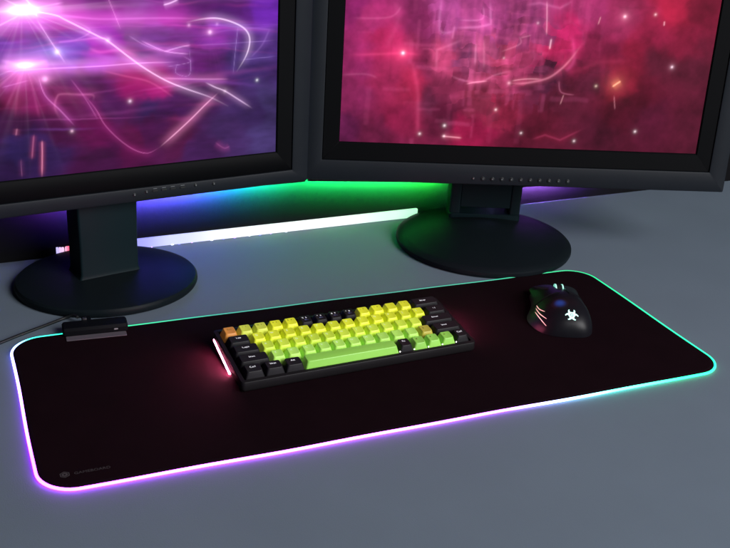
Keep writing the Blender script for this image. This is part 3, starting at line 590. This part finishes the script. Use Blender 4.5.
rows = {
 1: [('Esc', 1, 'orange')] + [(c, 1, None) for c in '1234'] + [(c, 1, 'k') for c in '5678'] + [(c, 1, None) for c in '90-='] + [('Bksp', 2, 'k')],
 2: [('Tab', 1.5, 'k')] + [(c, 1, None) for c in 'QWERTYUIOP[]'] + [('\\ |', 1.5, 'k')],
 3: [('Caps', 1.75, 'k')] + [(c, 1, None) for c in "ASDFGHJKL;'"] + [('Enter', 2.25, 'k')],
 4: [('Shift', 2, 'k')] + [(c, 1, None) for c in 'ZXCVBNM,./'] + [('up', 1, 'amber'), ('Shift', 2, 'k')],
 5: [('Ctrl', 1.25, 'k'), ('Win', 1.25, 'k'), ('Alt', 1.25, 'k'), ('', 6.25, 'space'), ('Fn', 1, 'k'), ('left', 1, None), ('down', 1, None), ('right', 1, None), ('Ctrl', 1, 'k')]}
second = {'5': ('%', 'F5'), '6': ('^', 'F6'), '7': ('&', 'F7'), '8': ('*', 'F8'), '1': ('!', ''), '2': ('@', ''), '3': ('#', ''), '4': ('$', ''), '9': ('(', ''), '0': (')', ''), '-': ('_', ''), '=': ('+', '')}
mesh_of = {}
for r_, keys in rows.items():
    x = 0.; y = (5 - r_ + .5) * U
    for s, w, kind in keys:
        cx = (x + w / 2) * U; x += w
        if w not in mesh_of: mesh_of[w] = cap_mesh(w)
        me = mesh_of[w].copy()
        if kind == 'k': m = M['blackcap']
        elif kind in ('orange', 'amber'): m = CAPM[kind]
        elif kind == 'space': m = CAPM[(5, 1)]
        elif r_ == 1 and s in '12': m = CAPM['left']
        else: m = CAPM[(r_, random.randrange(3))]
        me.materials.append(m)
        o = bpy.data.objects.new('spacebar' if kind == 'space' else 'keycap', me); COL.objects.link(o); o.parent = kb
        jz = random.uniform(-.12, .12)
        o.location = Vector((cx, y, ZP - 1.6 + y * math.tan(TILT) - U * .5 * math.tan(TILT) + jz)) * MM
        o.rotation_euler = (TILT, random.uniform(-.004, .004), random.uniform(-.006, .006))
        if kind == 'orange': o['label'] = 'orange keycap in the back left corner'
        elif kind == 'amber': o['label'] = 'amber arrow keycap'
        elif kind == 'k': o['label'] = 'black keycap'
        elif kind == 'space': o['label'] = 'long green spacebar'
        else: o['label'] = 'yellow keycap' if r_ < 3 else 'green keycap'
        if not s: continue
        hw = (w * U - .7) / 2 - 3.0
        lz = lambda px: 10.2 + .9 * ((px / hw) ** 2 - 1) + .10
        bm = bmesh.new()
        dark = kind != 'k'
        if s in ('up', 'left', 'down', 'right'):
            a = {'up': 90, 'left': 180, 'down': 270, 'right': 0}[s]; ca, sa = math.cos(R(a)), math.sin(R(a))
            tri = [(1.8, 0), (-1.2, 1.5), (-1.2, -1.5)]
            bm.faces.new([bm.verts.new((p * ca - q * sa - 2, p * sa + q * ca + 3, lz(-2))) for p, q in tri])
        elif s in second:
            u, f = second[s]
            add_text(bm, u, 3.6, lambda px, py: (px - 2.6, py + 3.9, lz(px - 2.6)))
            add_text(bm, s, 3.8, lambda px, py: (px + 1.6, py + 3.7, lz(px + 1.6)))
        elif len(s) == 1:
            add_text(bm, s, 4.4, lambda px, py: (px - 1.8, py + 3.2, lz(px - 1.8)))
        else:
            size = 4.3
            off = 0 if w < 2 else -1.5
            add_text(bm, s, size, lambda px, py: (px + off, py + 3.0, lz(px + off)))
        lg = finish('legend', bm, M['legend_dark'] if dark and (r_ in (1, 5) or kind) else M['legend_pale'] if dark else M['legend_white'], o, 0)
        if s in '5678' and kind == 'k':
            bm = bmesh.new(); add_text(bm, second[s][1] + ' ::', 2.6, lambda px, py: (px + .6, py - .6, lz(px + .6)))
            finish('legend', bm, M['legend_blue'], o, 0)
for i, xx in enumerate((3.75, 10, 11, 12, 13, 14)):        # backlight leaking out between the front caps
    if i == 0: continue
    bm = bmesh.new(); bmesh.ops.create_icosphere(bm, subdivisions=2, radius=.8)
    finish('backlight_led', bm, M['led_white'], kb, 60, Matrix.Translation((xx * U + .2, .9, ZP + .9)))

# ------------------------------------------------------------------ mouse
mouse = empty('computer_mouse', (427, -12.5, 3.7), R(-25), 'black gaming mouse with glowing emblem and red side slashes on the right of the pad', 'mouse')
# stations from the heel (y=0) to the front: y, left half width, right half width, height, exponent
ST = [(0, 3, 3, 3.5), (1.2, 16, 15, 12), (4, 24, 22.5, 19.5), (9, 30, 28, 26), (17, 34.5, 32, 32.5), (28, 37, 33.5, 37.3), (40, 37.6, 33.5, 39.6), (52, 36.5, 32.5, 39.6), (64, 34.5, 31, 37.8), (77, 33, 30, 34.4), (90, 32.5, 30, 30), (102, 33, 30.5, 25.5), (112, 33.5, 31, 21), (119, 33, 30.5, 17.5), (123, 31, 29, 14.5)]
NS = 36
def mouse_pt(y, wl, wr, h, k, off=0.):
    h *= .88
    a = math.pi * k / NS; c, s = math.cos(a), math.sin(a); n = 2.5 if c > 0 else 2.5 - .6 * abs(c)
    wx = (wr if c > 0 else wl) + off
    px = wx * math.copysign(abs(c) ** (2 / n), c); pz = (h + off) * abs(s) ** (2 / n)
    # waist: the sides are drawn in above the skirt, and the left thumb side is hollowed
    f = math.sin(min(1, pz / max(h, .1)) * math.pi)
    if c < 0: px -= 10.5 * math.exp(-((y - 48) / 38) ** 2) * max(0, 1 - pz / 30) ** 1.1    # thumb rest flares out at the skirt
    px -= math.copysign(1, c) * (2.2 if c > 0 else 1.2) * f * max(0, 1 - abs(y - 62) / 60)
    return (px, y, pz + .6)
def dense_stations(n=5):
    return spline(ST, n)
SD = dense_stations(4)
bm = bmesh.new()
loft(bm, [[mouse_pt(*st, k) for k in range(NS + 1)] for st in SD])
body = finish('shell', bm, M['mouse'], mouse, 50)
tree_bm = bmesh.new(); loft(tree_bm, [[mouse_pt(*st, k) for k in range(NS + 1)] for st in SD])
tree_bm.normal_update(); TREE = BVHTree.FromBMesh(tree_bm)
# button plates: thin shells standing proud of the shell, running out into pointed front corners
def plate(k0, k1, flare):
    bm = bmesh.new(); outer = []; inner = []
    ss = [s for s in SD if s[0] > 60]
    for i, st in enumerate(ss):
        t = (st[0] - 60) / 63
        ro = []; ri = []
        for k in np.linspace(k0, k1, 14):
            e = abs((k - NS / 2) / (NS / 2))
            p = mouse_pt(*st, k, 1.3); q = mouse_pt(*st, k, .2)
            push = 7 * t ** 3 * e; lift = 2.2 * t ** 2
            ro.append((p[0] + flare * 2.5 * t ** 2 * e, p[1] + push, p[2] + lift)); ri.append((q[0] + flare * 2.5 * t ** 2 * e, q[1] + push, q[2] + lift - .6))
        outer.append(ro); inner.append(ri)
    loft(bm, [o + i[::-1] for o, i in zip(outer, inner)])
    return bm
finish('left_button', plate(NS * .54, NS * .88, -1), M['mouse'], mouse, 45)
finish('right_button', plate(NS * .46, NS * .12, 1), M['mouse'], mouse, 45)
M['wheel_light'] = mat('wheel_light', (.6, .7, .7), .4, .3, (.25, .95, .72), .7)
bm = bmesh.new()
rings = []
for x, r_ in ((-4, 9), (-3.6, 10.6), (3.6, 10.6), (4, 9)):
    rings.append([(x, 97 + r_ * math.cos(2 * math.pi * i / 40), 18.5 + (r_ + (.35 if i % 2 else 0)) * math.sin(2 * math.pi * i / 40)) for i in range(40)])
loft(bm, rings); wheel = finish('scroll_wheel', bm, M['mouse_dark'], mouse, 40)
for x in (-4.6, 4.6):
    bm = bmesh.new()
    loft(bm, [[(x + d, 97 + r_ * math.cos(2 * math.pi * i / 40), 18.9 + r_ * math.sin(2 * math.pi * i / 40)) for i in range(40)] for d, r_ in ((-.8, 9.4), (-.8, 11), (.8, 11), (.8, 9.4))])
    finish('wheel_ring_light', bm, M['wheel_light'], wheel, 40)
M['blue_sheen'] = mat('painted_blue_sheen', (.02, .03, .08), .4, .3, (.01, .06, .35), .5)  # emissive colour stands in for a blue reflection on the shell
def drape(bm, polys, fn, lift=.25, thick=None):
    """lay flat outlines on the mouse shell; fn turns outline coordinates into a ray (origin, direction)"""
    for P in polys:
        vs = []
        for p in P:
            o, d = fn(*p); h, nrm, *_ = TREE.ray_cast(Vector(o), Vector(d))
            if h is None: return
            vs.append(bm.verts.new(h - Vector(d).normalized() * lift))
        bm.faces.new(vs)

# emblem on the palm rest: a three-horned disc mark, drawn as many small quads
M['emblem'] = mat('emblem_light', (.6, .8, .75), .4, .3, (.42, .95, .86), .95)
ax_back = Vector((-.1, -.62, .78)).normalized()     # the emblem faces backwards and up
ex = Vector((1, -.05, 0)).normalized(); ey = ax_back.cross(ex).normalized()
EO = Vector((1.2, 12.6, 26.4)) + ax_back * 30
emb = lambda u, w: (EO + ex * u + ey * w, -ax_back)
bm = bmesh.new()
def inside(u, w):
    r = math.hypot(u, w)
    if 1.5 < r < 2.1: return False                   # dark ring round the middle
    if r < 4.3: return True
    for a in (90, 210, 330):
        ca, sa = math.cos(R(a)), math.sin(R(a))
        p, q = u * ca + w * sa, -u * sa + w * ca     # p outwards along the lobe, q across
        # each lobe is a crescent ring, open at its outer end, with hooked tips
        d = math.hypot(p - 4.7, q); d2 = math.hypot(p - 6.2, q)
        if d < 4.7 and d2 > 2.7 and p < 8.0 - .12 * abs(q): return True
    return False
g = .35; n = int(11 / g); cell = {}
for i in range(-n, n):
    for j in range(-n, n):
        if inside((i + .5) * g / 1.0, (j + .5) * g / 1.0):
            q = []
            for a, b in ((i, j), (i + 1, j), (i + 1, j + 1), (i, j + 1)):
                if (a, b) not in cell:
                    o_, d_ = emb(a * g, b * g); h, *_ = TREE.ray_cast(o_, d_)
                    cell[(a, b)] = bm.verts.new(h + ax_back * .3) if h else None
                q.append(cell[(a, b)])
            if all(q): bm.faces.new(q)
finish('glowing_emblem', bm, M['emblem'], mouse, 0)
# three red-white slashes fanning out on the left flank
M['slash'] = mat('slash_light', (.7, .5, .5), .4, .3, (1, .50, .46), .85)
side_ray = lambda y, z: ((-80, y, z), (1, 0, 0))
for pts in ([(-35.1, 57.0, 16.0), (-34.6, 39.9, 19.0), (-29.9, 27.4, 21.9)], [(-37.2, 49.3, 15.5), (-35.3, 30.2, 17.0), (-29.1, 15.8, 17.4)], [(-39.1, 41.4, 13.8), (-35.5, 22.3, 13.8), (-29.7, 9.7, 10.6)]):
    P = spline(pts, 6); bm = bmesh.new(); top = []; bot = []
    for i, p in enumerate(P):
        a, c = Vector(P[max(i - 1, 0)]), Vector(P[min(i + 1, len(P) - 1)])
        h, nrm, *_ = TREE.find_nearest(Vector(p))
        if nrm.x > 0: nrm = -nrm
        s_ = nrm.cross((c - a).normalized()); w = .58 * math.sin(math.pi * (.12 + .76 * i / (len(P) - 1)))
        top.append(bm.verts.new(h + s_ * w + nrm * .3)); bot.append(bm.verts.new(h - s_ * w + nrm * .3))
    for i in range(len(P) - 1): bm.faces.new((top[i], top[i + 1], bot[i + 1], bot[i]))
    finish('side_slash_light', bm, M['slash'], mouse, 0)
for y0, y1 in ((62, 76), (78, 93)):                   # thumb buttons
    bm = bmesh.new(); rings = []
    for y in np.linspace(y0, y1, 6):
        e = .5 if y in (y0, y1) else 0
        row = []
        for z in (22 + e, 24, 26, 28 - e):
            h, *_ = TREE.ray_cast(*map(Vector, side_ray(y, z)))
            row.append(h + Vector((-1.1 + e, 0, 0)) if h else Vector((-33, y, z)))
        rings.append([tuple(p) for p in row] + [(p.x + 3, p.y, p.z) for p in row[::-1]])
    loft(bm, rings); finish('thumb_button', bm, M['mouse_dark'], mouse, 40)
# painted blue reflection: an emissive patch ahead of the emblem, fading out at its rim
m = M['blue_sheen']; nt = m.node_tree; N = nt.nodes; b = N['Principled BSDF']
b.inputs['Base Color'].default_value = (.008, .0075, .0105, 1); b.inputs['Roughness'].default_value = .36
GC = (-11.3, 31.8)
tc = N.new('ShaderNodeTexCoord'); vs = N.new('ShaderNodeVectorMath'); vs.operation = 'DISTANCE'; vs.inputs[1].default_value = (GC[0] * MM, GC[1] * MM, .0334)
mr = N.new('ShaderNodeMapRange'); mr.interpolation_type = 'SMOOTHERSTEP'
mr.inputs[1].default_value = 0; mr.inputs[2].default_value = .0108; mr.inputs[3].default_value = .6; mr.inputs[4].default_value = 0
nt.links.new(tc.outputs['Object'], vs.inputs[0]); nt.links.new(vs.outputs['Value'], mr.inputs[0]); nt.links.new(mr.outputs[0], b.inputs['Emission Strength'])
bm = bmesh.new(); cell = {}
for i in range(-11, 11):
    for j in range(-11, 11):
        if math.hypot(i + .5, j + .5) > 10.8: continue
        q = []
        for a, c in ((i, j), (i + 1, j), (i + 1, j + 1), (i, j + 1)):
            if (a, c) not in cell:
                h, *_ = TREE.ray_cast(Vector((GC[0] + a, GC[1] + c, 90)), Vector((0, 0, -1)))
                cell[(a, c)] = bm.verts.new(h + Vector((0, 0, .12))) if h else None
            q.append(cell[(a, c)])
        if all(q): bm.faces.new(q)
finish('sheen_patch', bm, M['blue_sheen'], mouse, 60)
bm = bmesh.new(); slab(bm, -26, 24, 12, 112, -.1, .9, 14, .2); finish('glide_pad', bm, M['mouse_dark'], mouse, 40)

# ------------------------------------------------------------------ camera
cam = bpy.data.cameras.new('camera'); co = bpy.data.objects.new('camera', cam); COL.objects.link(co)
cam.sensor_width = 36; cam.lens = 36 * 995.5187 / 730; cam.clip_start = .01; cam.clip_end = 50
rot = Matrix(((.903684, .123642, -.409961), (-.424035, .39161, -.816601), (.059579, .911787, .40632)))
co.matrix_world = Matrix.Translation(Vector((-314.624, -900.852, 574.828)) * MM) @ rot.to_4x4()
cam.dof.use_dof = True; cam.dof.focus_distance = 1.12; cam.dof.aperture_fstop = 32
sc.camera = co

# ------------------------------------------------------------------ light: one big soft studio lamp, a dim room
def area(name, loc, target, size, energy, col):
    l = bpy.data.lights.new(name, 'AREA'); l.shape = 'RECTANGLE'; l.size, l.size_y = size; l.energy = energy; l.color = col
    o = bpy.data.objects.new(name, l); COL.objects.link(o)
    o.location = Vector(loc) * MM
    o.rotation_euler = (Vector(target) - Vector(loc)).to_track_quat('-Z', 'Y').to_euler()
    return o
area('studio_softbox', (1462, -2724, 1816), (230, 60, 40), (1.75, 2.25), 178, (1, .99, 1.0))
w = bpy.data.worlds.new('World'); sc.world = w; w.use_nodes = True
w.node_tree.nodes['Background'].inputs['Color'].default_value = (.38, .58, .72, 1)
w.node_tree.nodes['Background'].inputs['Strength'].default_value = .035
sc.view_settings.view_transform = 'Standard'; sc.view_settings.look = 'None'
sc.view_settings.exposure = 0; sc.view_settings.gamma = 1
